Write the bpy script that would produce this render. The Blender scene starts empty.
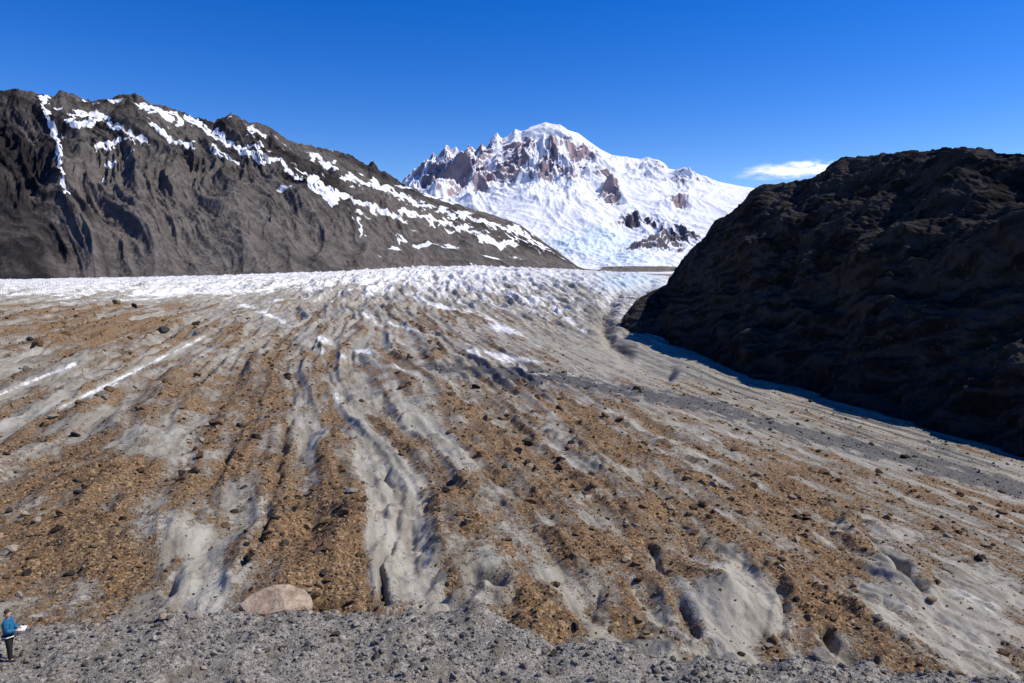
import bpy, math, random, bmesh
import numpy as np
from mathutils import Vector, Matrix

random.seed(7)
rng = np.random.default_rng(11)
CAMH = 14.0
F = 683.0
PITCH = math.radians(6.64)
cp, sp = math.cos(PITCH), math.sin(PITCH)
scene = bpy.context.scene
scene.view_settings.view_transform = 'Standard'
scene.view_settings.look = 'None'
scene.view_settings.exposure = 0

# ------------------------------------------------------------ survey helpers
def ang(px, py):
    a = (np.asarray(px, float) - 512) / F
    b = (341.5 - np.asarray(py, float)) / F
    den = cp + b * sp
    return a / den, (-sp + b * cp) / den

def proj(x, y, z):
    zz = z - CAMH
    d = y * cp - zz * sp
    d = np.maximum(d, 0.1)
    up = y * sp + zz * cp
    return 512 + F * x / d, 341.5 - F * up / d

# ------------------------------------------------------------ noise
def _tab(seed):
    r = np.random.default_rng(seed)
    p = r.permutation(256).astype(np.int32)
    p = np.concatenate([p, p, p])
    g2 = r.uniform(0, 2 * np.pi, 256)
    g3 = r.normal(size=(256, 3)); g3 /= np.linalg.norm(g3, axis=1)[:, None]
    return p, np.cos(g2).astype(np.float32), np.sin(g2).astype(np.float32), g3.astype(np.float32)
_tabs = {}
def tab(seed):
    if seed not in _tabs: _tabs[seed] = _tab(seed)
    return _tabs[seed]

def perlin2(x, y, seed=0):
    p, gx, gy, _ = tab(seed)
    x = np.asarray(x); y = np.asarray(y)
    xi = np.floor(x); yi = np.floor(y)
    xf = (x - xi).astype(np.float32); yf = (y - yi).astype(np.float32)
    xi = xi.astype(np.int32) & 255; yi = yi.astype(np.int32) & 255
    u = xf * xf * xf * (xf * (xf * 6 - 15) + 10)
    v = yf * yf * yf * (yf * (yf * 6 - 15) + 10)
    pa = p[xi]; pb = p[xi + 1]
    def g(h, dx, dy):
        h = p[h]
        return gx[h] * dx + gy[h] * dy
    a = g(pa + yi, xf, yf); b = g(pb + yi, xf - 1, yf)
    c = g(pa + yi + 1, xf, yf - 1); d = g(pb + yi + 1, xf - 1, yf - 1)
    a = a + u * (b - a)
    return (a + v * ((c + u * (d - c)) - a)) * 1.5

def perlin3(x, y, z, seed=0):
    p, _, _, g3 = tab(seed)
    xi = np.floor(x); yi = np.floor(y); zi = np.floor(z)
    xf = (x - xi).astype(np.float32); yf = (y - yi).astype(np.float32); zf = (z - zi).astype(np.float32)
    xi = xi.astype(np.int32) & 255; yi = yi.astype(np.int32) & 255; zi = zi.astype(np.int32) & 255
    f = lambda t: t * t * t * (t * (t * 6 - 15) + 10)
    u, v, w = f(xf), f(yf), f(zf)
    def g(i, j, k):
        h = p[p[p[xi + i] + yi + j] + zi + k]
        q = g3[h]
        return q[..., 0] * (xf - i) + q[..., 1] * (yf - j) + q[..., 2] * (zf - k)
    L = lambda a, b, t: a + t * (b - a)
    return L(L(L(g(0,0,0), g(1,0,0), u), L(g(0,1,0), g(1,1,0), u), v),
             L(L(g(0,0,1), g(1,0,1), u), L(g(0,1,1), g(1,1,1), u), v), w) * 1.5

def fbm(x, y, o=4, seed=0, gain=.5):
    s = 0; a = 1; f = 1
    for i in range(o):
        s = s + a * perlin2(x * f + 13.7 * i, y * f - 7.3 * i, seed + i); a *= gain; f *= 2.03
    return s
def ridged(x, y, o=4, seed=0, gain=.5):
    s = 0; a = 1; f = 1; t = 0
    for i in range(o):
        n = 1 - np.abs(perlin2(x * f + 5.1 * i, y * f + 9.2 * i, seed + i)) * 1.6
        s = s + a * n * np.abs(n); t += a; a *= gain; f *= 2.07
    return s / t
def ridged3(x, y, z, o=4, seed=0, gain=.5):
    s = 0; a = 1; f = 1; t = 0
    for i in range(o):
        n = 1 - np.abs(perlin3(x * f + 5.1 * i, y * f + 9.2 * i, z * f, seed + i)) * 1.6
        s = s + a * n * np.abs(n); t += a; a *= gain; f *= 2.07
    return s / t
def sstep(a, b, x):
    t = np.clip((x - a) / (b - a), 0, 1)
    return t * t * (3 - 2 * t)
def gauss(x, c, w): return np.exp(-((x - c) / w) ** 2)
def polydist(px, py, pts):
    d = np.full(px.shape, 1e9)
    for (x0, y0), (x1, y1) in zip(pts[:-1], pts[1:]):
        vx, vy = x1 - x0, y1 - y0
        t = np.clip(((px - x0) * vx + (py - y0) * vy) / (vx * vx + vy * vy), 0, 1)
        d = np.minimum(d, np.hypot(px - x0 - t * vx, py - y0 - t * vy))
    return d

# ------------------------------------------------------------ mesh helpers
def raw_mesh(name, V, faces, attrs=None, smooth=True):
    me = bpy.data.meshes.new(name)
    n = len(V); q = len(faces); k = faces.shape[1]
    me.vertices.add(n); me.vertices.foreach_set('co', np.ascontiguousarray(V, dtype=np.float32).ravel())
    me.loops.add(q * k); me.loops.foreach_set('vertex_index', np.ascontiguousarray(faces, dtype=np.int32).ravel())
    me.polygons.add(q); me.polygons.foreach_set('loop_start', np.arange(0, q * k, k, dtype=np.int32))
    me.polygons.foreach_set('use_smooth', np.full(q, smooth, dtype=bool))
    me.update(calc_edges=True)
    for a, val in (attrs or {}).items():
        at = me.attributes.new(a, 'FLOAT', 'POINT')
        at.data.foreach_set('value', np.ascontiguousarray(val, dtype=np.float32).ravel())
    return me
def grid_faces(nr, nc):
    i = np.arange(nr - 1)[:, None] * nc + np.arange(nc - 1)[None, :]
    i = i.ravel()
    return np.stack([i, i + 1, i + nc + 1, i + nc], 1)
def add_obj(name, me, mat=None, parent=None, **props):
    ob = bpy.data.objects.new(name, me)
    scene.collection.objects.link(ob)
    if mat is not None and me is not None:
        me.materials.clear(); me.materials.append(mat)
    if parent: ob.parent = parent
    for k, v in props.items(): ob[k] = v
    return ob
def grid_obj(name, X, Y, Z, attrs, mat, **props):
    nr, nc = X.shape
    V = np.stack([X.ravel(), Y.ravel(), Z.ravel()], 1)
    return add_obj(name, raw_mesh(name, V, grid_faces(nr, nc), attrs), mat, **props)

# ------------------------------------------------------------ node helpers
class NT:
    def __init__(s, name):
        s.m = bpy.data.materials.new(name); s.m.use_nodes = True
        s.t = s.m.node_tree; s.t.nodes.clear()
        s.out = s.t.nodes.new('ShaderNodeOutputMaterial')
        s.co = s.t.nodes.new('ShaderNodeTexCoord').outputs['Object']
    def link(s, a, b):
        if isinstance(a, (int, float)): b.default_value = a
        elif isinstance(a, tuple): b.default_value = (*a, 1) if len(a) == 3 and b.type == 'RGBA' else a
        else: s.t.links.new(a, b)
    def attr(s, n):
        a = s.t.nodes.new('ShaderNodeAttribute'); a.attribute_name = n; return a.outputs['Fac']
    def noise(s, scale, detail=6, rough=.55, co=None, dist=0):
        n = s.t.nodes.new('ShaderNodeTexNoise'); n.inputs['Scale'].default_value = scale
        n.inputs['Detail'].default_value = detail; n.inputs['Roughness'].default_value = rough
        n.inputs['Distortion'].default_value = dist
        s.link(co or s.co, n.inputs['Vector']); return n.outputs['Fac']
    def voro(s, scale, co=None, out='Distance', feat='F1'):
        n = s.t.nodes.new('ShaderNodeTexVoronoi'); n.inputs['Scale'].default_value = scale; n.feature = feat
        s.link(co or s.co, n.inputs['Vector']); return n.outputs[out]
    def map(s, scale=(1,1,1), rot=(0,0,0)):
        n = s.t.nodes.new('ShaderNodeMapping'); n.inputs['Scale'].default_value = scale; n.inputs['Rotation'].default_value = rot
        s.link(s.co, n.inputs['Vector']); return n.outputs[0]
    def math(s, op, a, b=0, clamp=False):
        n = s.t.nodes.new('ShaderNodeMath'); n.operation = op; n.use_clamp = clamp
        s.link(a, n.inputs[0]); s.link(b, n.inputs[1]); return n.outputs[0]
    def rng(s, v, a, b, c=0., d=1.):
        n = s.t.nodes.new('ShaderNodeMapRange'); n.interpolation_type = 'SMOOTHSTEP'
        s.link(v, n.inputs[0])
        for i, q in enumerate((a, b, c, d)): n.inputs[i + 1].default_value = q
        return n.outputs[0]
    def mix(s, f, a, b, mode='MIX'):
        n = s.t.nodes.new('ShaderNodeMix'); n.data_type = 'RGBA'; n.blend_type = mode
        s.link(f, n.inputs[0]); s.link(a, n.inputs[6]); s.link(b, n.inputs[7]); return n.outputs[2]
    def bump(s, h, dist=.1, strength=1., nrm=None):
        n = s.t.nodes.new('ShaderNodeBump'); n.inputs['Distance'].default_value = dist; s.link(strength, n.inputs['Strength'])
        s.link(h, n.inputs['Height'])
        if nrm is not None: s.link(nrm, n.inputs['Normal'])
        return n.outputs[0]
    def bsdf(s, col, rough=.85, nrm=None, spec=.3):
        n = s.t.nodes.new('ShaderNodeBsdfPrincipled')
        s.link(col, n.inputs['Base Color']); s.link(rough, n.inputs['Roughness'])
        n.inputs['Specular IOR Level'].default_value = spec
        if nrm is not None: s.link(nrm, n.inputs['Normal'])
        s.link(n.outputs[0], s.out.inputs[0]); return n
    def diff(s, col, nrm=None):
        n = s.t.nodes.new('ShaderNodeBsdfDiffuse'); s.link(col, n.inputs['Color'])
        if nrm is not None: s.link(nrm, n.inputs['Normal'])
        s.link(n.outputs[0], s.out.inputs[0]); return n

# ------------------------------------------------------------ MATERIALS
def mat_glacier():
    m = NT('dirty_ice')
    n2 = m.noise(2.2, 5, .64); n3 = m.noise(11, 4, .7)
    st = m.t.nodes.new('ShaderNodeMapping'); st.vector_type = 'TEXTURE'
    st.inputs['Rotation'].default_value = (0, 0, math.radians(16)); st.inputs['Scale'].default_value = (1, 8, 1)
    m.link(m.co, st.inputs['Vector'])
    n4 = m.noise(1.0, 6, .68, co=st.outputs[0])
    n5 = m.noise(.13, 5, .7)
    vc = m.voro(9, out='Color')
    sepr = m.t.nodes.new('ShaderNodeSeparateColor'); m.link(vc, sepr.inputs[0])
    B, W, G, D, BL = m.attr('brown'), m.attr('white'), m.attr('gravel'), m.attr('dark'), m.attr('blue')
    nn = m.math('ADD', m.math('MULTIPLY', m.math('SUBTRACT', n2, .5), 1.8), m.math('MULTIPLY', m.math('SUBTRACT', n4, .5), 1.8))
    nn = m.math('ADD', nn, m.math('MULTIPLY', m.math('SUBTRACT', n3, .5), 1.9))
    mb = m.rng(m.math('ADD', B, nn), .28, .86)
    mw = m.rng(m.math('ADD', W, m.math('ADD', m.math('MULTIPLY', nn, .5), m.math('MULTIPLY', m.math('SUBTRACT', n5, .5), 1.0))), .3, .9)
    mg = m.rng(m.math('ADD', G, m.math('MULTIPLY', nn, .7)), .3, .85)
    ice = m.mix(m.rng(n4, .3, .7), (.195, .17, .126), (.41, .382, .31))
    ice = m.mix(mw, ice, m.mix(m.rng(m.math('ADD', n2, m.math('SUBTRACT', n5, .5)), .3, .65), (.50, .49, .45), (.84, .825, .785)))
    br = m.mix(m.rng(n3, .3, .7), (.087, .053, .028), (.295, .177, .082))
    br = m.mix(m.rng(sepr.outputs[0], .6, .95), br, (.39, .265, .145))
    br = m.mix(m.rng(sepr.outputs[1], .75, .95), br, (.065, .053, .044))
    gr = m.mix(m.rng(n3, .3, .7), (.048, .044, .039), (.18, .168, .148))
    col = m.mix(mb, ice, br)
    col = m.mix(mg, col, gr)
    col = m.mix(m.math('MULTIPLY', BL, .6), col, (.45, .60, .66))
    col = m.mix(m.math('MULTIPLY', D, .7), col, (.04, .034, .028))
    h = m.math('ADD', m.math('MULTIPLY', n3, m.rng(mb, 0, 1, .25, .8)), m.math('MULTIPLY', n2, .6))
    h = m.math('ADD', h, m.math('MULTIPLY', n4, .5))
    nb = m.bump(h, .13, .9)
    m.bsdf(col, m.rng(mb, 0, 1, .7, .95), nb, .12)
    return m.m
def mat_gravel():
    m = NT('grey_gravel')
    n2 = m.noise(.9, 4, .6); n3 = m.noise(18, 5, .7); v = m.voro(13, out='Color')
    s = m.t.nodes.new('ShaderNodeSeparateColor'); m.link(v, s.inputs[0])
    c = m.mix(m.rng(n3, .3, .7), (.13, .115, .094), (.36, .325, .27))
    c = m.mix(m.rng(s.outputs[0], .5, 1), c, (.43, .40, .34))
    c = m.mix(m.rng(n2, .5, .72), c, (.18, .15, .108))
    m.diff(c, m.bump(n3, .06, 1))
    return m.m
def mat_rock(name, stops, scale=1.0, use_tint=True):
    m = NT(name)
    n = m.noise(2.2 * scale, 4, .65)
    oi = m.t.nodes.new('ShaderNodeObjectInfo')
    t = m.attr('tint') if use_tint else oi.outputs['Random']
    r = m.t.nodes.new('ShaderNodeValToRGB'); r.color_ramp.interpolation = 'CONSTANT' if not use_tint else 'LINEAR'
    while len(r.color_ramp.elements) < len(stops): r.color_ramp.elements.new(.5)
    for e, (p, c) in zip(r.color_ramp.elements, stops): e.position = p; e.color = (*c, 1)
    m.link(t, r.inputs[0])
    c = m.mix(m.rng(n, .3, .7), m.mix(1., r.outputs[0], (.5, .48, .46), 'MULTIPLY'), r.outputs[0])
    m.diff(c, None if use_tint else m.bump(n, .12 / scale, .8))
    return m.m
def mat_left():
    m = NT('mountain_rock')
    n1 = m.noise(.006, 5, .62); n2 = m.noise(.03, 6, .71)
    S, T = m.attr('snow'), m.attr('tone')
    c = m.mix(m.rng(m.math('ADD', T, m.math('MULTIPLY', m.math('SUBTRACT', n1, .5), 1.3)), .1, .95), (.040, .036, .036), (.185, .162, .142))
    c = m.mix(m.rng(n2, .35, .65), m.mix(1., c, (.56, .55, .55), 'MULTIPLY'), c)
    c = m.mix(m.math('MULTIPLY', m.rng(n1, .55, .68), .25), c, (.12, .088, .08))
    ms = m.rng(m.math('ADD', S, m.math('MULTIPLY', m.math('SUBTRACT', n2, .5), .9)), .43, .51)
    c = m.mix(ms, c, (.84, .84, .84))
    m.diff(c, m.bump(n2, 17, m.rng(ms, 0, 1, 1., .15)))
    return m.m
def mat_snowpeak():
    m = NT('snow_and_rock')
    n1 = m.noise(.0022, 4, .6); n2 = m.noise(.009, 7, .70)
    R, Bl, E = m.attr('rock'), m.attr('blue'), m.attr('earth')
    mr = m.rng(m.math('ADD', R, m.math('MULTIPLY', m.math('SUBTRACT', n2, .5), 1.6)), .44, .56)
    rk = m.mix(m.rng(n1, .35, .65), (.21, .17, .19), (.46, .35, .35))
    rk = m.mix(m.rng(m.attr('low'), .2, .6), rk, (.15, .13, .135))
    sn = m.mix(m.math('MULTIPLY', m.rng(m.math('ADD', Bl, m.math('MULTIPLY', m.math('SUBTRACT', n2, .5), 2)), .3, 1.), .8), (.80, .80, .805), (.60, .72, .76))
    c = m.mix(mr, sn, rk)
    c = m.mix(E, c, (.17, .145, .12))
    m.diff(c, m.bump(n2, 40, m.rng(mr, 0, 1, .12, .8)))
    return m.m
def mat_hill():
    m = NT('dark_rock')
    n1 = m.noise(.05, 4, .62); n2 = m.noise(.5, 6, .72)
    S = m.attr('streak')
    st = m.math('ADD', S, m.math('MULTIPLY', m.math('SUBTRACT', n2, .5), .7))
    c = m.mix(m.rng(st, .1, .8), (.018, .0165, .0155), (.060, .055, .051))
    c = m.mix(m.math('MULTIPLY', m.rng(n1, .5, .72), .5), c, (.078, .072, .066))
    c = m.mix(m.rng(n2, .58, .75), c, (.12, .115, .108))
    m.diff(c, m.bump(m.math('ADD', m.math('MULTIPLY', S, .4), n2), 1.5, 1.))
    return m.m
def simple(name, col, rough=.8, nscale=12, var=.25, bump=.004):
    m = NT(name); n = m.noise(nscale, 5)
    m.bsdf(m.mix(m.rng(n, .3, .7), tuple(c * (1 - var) for c in col), tuple(min(1, c * (1 + var)) for c in col)), rough, m.bump(n, bump, .6))
    return m.m

# ------------------------------------------------------------ GLACIER
CA, SA = math.cos(math.radians(16)), math.sin(math.radians(16))
def uv(x, y):
    xr = x * CA + y * SA; v = -x * SA + y * CA
    w = np.maximum(v - 60, 0)
    return xr - .00029 * w * w / (1 + w / 1500), v
def warp(u, v):
    return u + perlin2(u / 30, v / 70, 3) * 2.8 + perlin2(u / 9, v / 24, 4) * 1.2 + perlin2(u / 4, v / 9, 5) * .45
sx, sy = ang([-400, 0, 200, 330, 420, 480, 560, 610, 640, 680, 760, 1400], [280, 281, 277, 273, 268, 267, 270, 273, 275, 279, 292, 310])
CHANNELS = [([(388, 614), (380, 575), (392, 540), (398, 500), (385, 470)], 3.4, .45, .5),
            ([(236, 590), (262, 550), (268, 510), (277, 470), (290, 420)], 4, .5, .45),
            ([(860, 528), (885, 550), (904, 575), (922, 594)], 4.5, .9, .9),
            ([(822, 636), (838, 655), (872, 664)], 4, .8, .9),
            ([(780, 640), (786, 600), (760, 560)], 3.5, .5, .5),
            ([(700, 640), (668, 590), (650, 545), (612, 500)], 3.5, .35, .3),
            ([(170, 600), (178, 550), (205, 500), (232, 440)], 4, .3, .25),
            ([(440, 600), (470, 585), (500, 592)], 4, .45, .55)]
def glacier_h(x, y):
    u, v = uv(x, y)
    uu = warp(u, v)
    Y = np.maximum(y, 1)
    tilt = -.205 * np.log1p(np.exp(np.clip((u - 14) / 5, -30, 30))) * 5
    tilt = -34 * np.tanh(-tilt / 34 * 1.15)
    ta = x / Y
    zt = CAMH + np.interp(ta, sx, sy) * 850
    f = sstep(110, 800, Y)
    z = tilt * (1 - f) + zt * f - np.maximum(Y - 850, 0) * .035
    px, py = proj(x, y, z)
    near = 1 - sstep(70, 260, Y)
    nr2 = 1 - sstep(38, 80, Y)
    nr3 = 1 - sstep(60, 130, Y)
    rt = 1 - .6 * sstep(25, 60, u) * (1 - sstep(200, 400, Y))
    amp = (.35 + .65 * sstep(22, 70, Y)) * rt
    z = z + (ridged(uu / 8, v / 100, 2, 20) - .35) * .95 * amp * (1 + 1.5 * sstep(100, 350, Y))
    z = z + (ridged(uu / 3.4, v / 50, 1, 25) - .35) * .34 * amp
    z = z + nr3 * (ridged(uu / 1.5, v / 40, 1, 28) - .35) * .10
    z = z + fbm(uu / 2.6, v / 14, 2, 30) * .20 * amp + nr2 * fbm(uu / .9, v / 5, 2, 33) * .06
    z = z + near * (fbm(x / 5.5, y / 8, 2, 40) * .40 + (ridged(x / 4 + 2, y / 5, 1, 45) - .35) * .24) * rt
    # uneven mounds with sharp-edged hollows between them
    z = z + nr3 * (np.abs(perlin2(x / 2.6 + .4 * perlin2(x, y, 49), y / 3.8, 48)) * .6 - .16) * sstep(-.35, .35, perlin2(x / 9, y / 12, 46))
    z = z + nr2 * (fbm(x / 1.4, y / 1.9, 3, 47) * .12 + fbm(x / .5, y / .5, 3, 50) * .045)
    lv = sstep(10, 20, v) * (1 - sstep(60, 110, v)) * (.7 + .9 * perlin2(uu / 5, v / 14, 36))
    z = z + lv * (.5 * gauss(uu, -5.4, 1.3) + .75 * gauss(uu, -.6, 1.4) - .30 * gauss(uu, -2.9, .6) - .35 * gauss(uu, 3.1, .9)
                  + .4 * gauss(uu, 5.2, 1.1) + .45 * gauss(uu, 21, 2) - .25 * gauss(uu, 24.5, .8) + .45 * gauss(uu, 12.5, 1.7) - .3 * gauss(uu, 9.5, .7)
                  + .45 * gauss(uu, -14, 2) - .35 * gauss(uu, -10.5, .9) + .4 * gauss(uu, -20, 2))
    z = z + 1.4 * np.exp(-(((x - 9.2) / 1.9) ** 2 + ((y - 29) / 2.7) ** 2))
    z = z + 1.1 * np.exp(-(((x + 9.0) / 1.5) ** 2 + ((y - 30) / 4.5) ** 2)) + .8 * np.exp(-(((x + 13) / 1.5) ** 2 + ((y - 34) / 5) ** 2)) + .9 * np.exp(-(((x + 19) / 2.5) ** 2 + ((y - 33) / 3) ** 2))
    wx_ = 5 * perlin2(x / 1.5, y / 3, 95)
    brk = sstep(-.5, .3, perlin2(x / 2.5, y / 3.5, 132))
    for pts, w, dep, _ in CHANNELS:
        d = polydist(px + wx_, py, pts)
        z = z - brk * dep * np.exp(-(d / w) ** 2) + .35 * dep * np.exp(-((d - 2.6 * w) / (1.6 * w)) ** 2)
    far = sstep(130, 420, Y)
    ser = ridged(uu / 11, v / 130, 4, 60, .6)
    ser2 = ridged(u / 8 + perlin2(u / 40, v / 40, 61) * 2, v / 24, 4, 70, .6)
    patch = .3 + .7 * sstep(-.2, .5, fbm(u / 60, v / 120, 2, 66))
    fade = 1 - .35 * sstep(600, 900, Y)
    z = z + far * ((ser - .3) * 5.2 + (ser2 - .3) * 2.1 * patch) * fade
    mid = sstep(50, 110, Y) * (1 - sstep(220, 450, Y)) * rt
    z = z + mid * ((ridged(uu / 4, v / 80, 2, 80) - .3) * 1.3 + (ridged(uu / 7 + v / 25, v / 16, 2, 85) - .3) * .35 * patch)
    gd = polydist(px, py, [(650, 288), (620, 295), (608, 307), (604, 325), (611, 341), (632, 356), (668, 371)])
    z = z - 4.2 * np.exp(-(gd / 7) ** 2)
    return z

def bias(px, py, items):
    s = 0
    for cx, cy, wx, wy, a in items:
        s = s + a * np.exp(-((px - cx) / wx) ** 2 - ((py - cy) / wy) ** 2)
    return s
WHITE_LINES = [[(300, 335), (318, 348), (360, 360), (412, 370), (440, 384)], [(350, 308), (388, 322), (436, 338), (490, 354), (548, 380)], [(300, 330), (335, 344), (372, 352)], [(400, 325), (455, 345), (505, 356), (575, 374)],
               [(230, 300), (280, 318), (310, 345)], [(420, 300), (470, 315), (540, 345)], [(500, 290), (550, 305), (585, 330)], [(330, 300), (370, 318), (400, 345)], [(60, 300), (140, 295), (240, 290)], [(320, 345), (332, 380), (345, 410)]]
FOOTX = [612, 622, 650, 690, 740, 800, 860, 920, 980, 1024, 1300]
FOOTY = [340, 350, 362, 378, 394, 413, 431, 447, 458, 465, 520]
def glacier_masks(x, y, z):
    u, v = uv(x, y)
    uu = warp(u, v)
    px0, py0 = proj(x, y, z)
    px = px0 + 14 * perlin2(x / 2.5, y / 5, 91); py = py0 + 8 * perlin2(x / 2.5, y / 5, 92)
    Y = y
    lines = ridged(uu / 1.5, v / 45, 2, 28) - .4
    b = .52 + .48 * fbm(uu / 3.4, v / 40, 3, 100) + .45 * fbm(x / 2.6, y / 4.5, 4, 110) + .32 * (ridged(uu / 3.4, v / 50, 2, 25) - .45) + .38 * lines * (1 - .5 * sstep(100, 200, Y))
    b = b + .35 * gauss(uu, -5.4, 1.2) + .6 * gauss(uu, -.6, 1.3) * (1 - sstep(60, 100, v)) - .4 * gauss(uu, 3.2, .9) * (1 - sstep(60, 100, v))
    b = b - sstep(40, 100, Y) * .14 - sstep(90, 330, Y) * .50 + sstep(60, 200, Y) * .6 * (ridged(uu / 3.2, v / 120, 2, 105) - .45) * 2
    b = b + bias(px, py, [(320, 560, 45, 55, .9), (60, 540, 70, 60, .5), (120, 475, 90, 25, .35), (100, 330, 120, 14, .6), (60, 310, 160, 8, .5), (200, 385, 60, 22, .35),
        (600, 560, 130, 80, .25), (520, 420, 60, 60, .25), (820, 600, 45, 60, .6), (770, 500, 60, 50, .5), (480, 315, 90, 12, .45), (600, 430, 70, 30, .3), (560, 620, 100, 20, .3),
        (370, 480, 24, 40, -.8), (375, 560, 18, 50, -.9), (312, 430, 14, 30, -.9), (195, 560, 38, 45, -.8), (150, 440, 40, 22, -.65),
        (90, 590, 40, 22, -.45), (735, 610, 34, 42, -1.4), (975, 610, 40, 38, -.8), (640, 350, 60, 16, -.5), (30, 375, 60, 12, -.25),
        (890, 560, 18, 40, -.5), (440, 440, 26, 30, -.45), (590, 470, 35, 12, -.25), (850, 450, 120, 25, -.1), (235, 490, 20, 20, -.4)])
    w = -.25 + .88 * sstep(90, 400, Y) + .4 * fbm(uu / 2.6, v / 80, 3, 120) + .6 * (ridged(uu / 4, v / 80, 2, 80) - .4) + .25 * sstep(450, 750, Y)
    w = w - .55 * sstep(120, 250, Y) * (1 - .5 * sstep(400, 700, Y)) * np.clip(fbm(uu / 9, v / 200, 3, 125) + .1, 0, 1)
    st = np.minimum(polydist(px0, py0, [(60, 408), (120, 379), (205, 336)]), polydist(px0, py0, [(0, 395), (40, 378), (75, 364)]))
    st = st + 1.2 * np.abs(perlin2(x / 1.2, y / 1.2, 93)) + 1.2 * np.clip(perlin2(x / 5, y / 5, 96), 0, 1)
    st2 = polydist(px, py, [(428, 580), (433, 560), (436, 545)])
    w = w + 1.1 * np.exp(-(st / 2.4) ** 2) + .9 * np.exp(-(st2 / 3.5) ** 2)
    b = b - .9 * np.exp(-(st / 2.8) ** 2) - np.exp(-(st2 / 5) ** 2)
    wl = 1e9
    qx = px0 + 6 * perlin2(x / 12, y / 30, 97); qy = py0 + 3 * perlin2(x / 12, y / 30, 98)
    for pts in WHITE_LINES: wl = np.minimum(wl, polydist(qx, qy, pts))
    wlm = np.exp(-(wl / 3.0) ** 2) * sstep(-.5, .3, perlin2(x / 10, y / 25, 99))
    w = w + .85 * wlm; b = b - .9 * wlm
    w = w + bias(px, py, [(370, 352, 90, 16, .3), (480, 360, 70, 14, .25), (312, 430, 14, 30, .25), (375, 560, 15, 50, .15), (975, 610, 40, 30, .15),
        (560, 285, 60, 12, -.15), (620, 340, 60, 30, -.5), (800, 420, 160, 40, -.8), (360, 490, 18, 30, .15), (60, 285, 300, 7, .4), (450, 276, 170, 9, .35)])
    foot = sstep(-4, 5, np.interp(px0, FOOTX, FOOTY) - py0) * (px0 > 622) * (Y < 330)
    w = w - 2.5 * foot
    gd = polydist(px0, py0, [(625, 352), (660, 366), (700, 382), (760, 401), (820, 421), (900, 442), (1024, 466), (1300, 520)])
    gn = 1.1 * fbm(uu / 2.0, v / 45, 3, 140)
    g = -.1 + (.22 + gn) * np.exp(-(gd / (9 + (np.clip(px, 600, 1400) - 600) * .03)) ** 2) + (.35 + .5 * gn) * foot
    gd2 = polydist(px, py, [(425, 366), (520, 374), (600, 386), (700, 405), (830, 440), (1024, 490)])
    g = g + (1.35 + .4 * gn) * np.exp(-(gd2 / (5.5 + (np.clip(px, 450, 1400) - 450) * .006)) ** 2) + bias(px, py, [(700, 398, 100, 12, .1), (560, 310, 60, 12, .3), (860, 448, 160, 16, .05), (470, 392, 60, 10, .15)])
    g3 = polydist(px0, py0, [(560, 282), (590, 300), (600, 325), (625, 352)])
    g = g + .5 * np.exp(-((g3) / 8) ** 2)
    b = b - .7 * np.clip(g, 0, 1)
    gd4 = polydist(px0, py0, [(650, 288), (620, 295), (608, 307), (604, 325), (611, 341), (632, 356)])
    bl = np.clip(bias(px0, py0, [(628, 281, 30, 9, 1.3)]), 0, 1) * (1 - .5 * sstep(.2, .6, perlin2(x / 9, y / 20, 94)))
    w = w + bl
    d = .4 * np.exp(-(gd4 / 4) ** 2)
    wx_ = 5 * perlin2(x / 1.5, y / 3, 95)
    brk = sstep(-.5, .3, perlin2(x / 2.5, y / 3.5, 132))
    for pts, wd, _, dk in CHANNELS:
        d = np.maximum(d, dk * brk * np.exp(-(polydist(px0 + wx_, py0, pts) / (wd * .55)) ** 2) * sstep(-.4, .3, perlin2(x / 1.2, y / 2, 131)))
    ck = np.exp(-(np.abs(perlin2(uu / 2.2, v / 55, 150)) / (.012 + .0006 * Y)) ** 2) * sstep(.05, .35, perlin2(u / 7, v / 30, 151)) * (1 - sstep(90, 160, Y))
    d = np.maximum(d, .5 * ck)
    return dict(brown=b, white=w, gravel=g, dark=np.clip(d, 0, 1), blue=np.clip(bl, 0, 1))

rows = [15.0]
while rows[-1] < 1350:
    Y = rows[-1]
    rows.append(Y + max(.05, min(Y * Y / (CAMH * F) * .70, Y * .0062)))
rows = np.array(rows)
tas = np.linspace(-1.1, 1.2, 1250)
TA, YY = np.meshgrid(tas, rows)
XX = TA * YY
ZZ = glacier_h(XX, YY)
GM = glacier_masks(XX, YY, ZZ)
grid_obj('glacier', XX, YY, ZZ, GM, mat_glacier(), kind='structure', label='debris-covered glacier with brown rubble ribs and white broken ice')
del XX, YY, TA

# ------------------------------------------------------------ MORAINE (ground we stand above)
ex, ey = [], []
for a, b in [(-500, 640), (0, 636), (40, 632), (120, 620), (230, 611), (350, 611), (430, 618), (475, 612), (520, 630), (560, 643), (680, 657), (850, 666), (1024, 680), (1500, 700)]:
    t, e = ang(a, b); ex.append(float(t)); ey.append(float(13.0 / -e))
def moraine_h(x, y):
    Yp = np.maximum(y, 5)
    edge = np.interp(x / Yp, ex, ey) + .5 * perlin2(x / 1.1, y / 1.1, 141)
    slope = 12.2 - .72 * y
    flat = .95 + .27 * fbm(x / 2.2, y / 1.8, 4, 142, .46)
    z = np.where(y > 10, np.log(np.exp(np.clip(slope - flat, -20, 20) * 2) + 1) / 2 + flat, slope)
    z = np.where(y < 0, 12.2 - .1 * y, z)
    z = z + .045 * fbm(x / .5, y / .5, 3, 146)
    over = np.maximum(y - edge + .5, 0)
    z = z - np.minimum(over * over * .35, over * .85)
    z = z + .60 * np.exp(-(((x + 1.1) / .9) ** 2 + ((y - 24.0) / .7) ** 2)) + .3 * np.exp(-(((x + 3.5) / 1.5) ** 2 + ((y - 22.5) / .7) ** 2))
    return z
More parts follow.
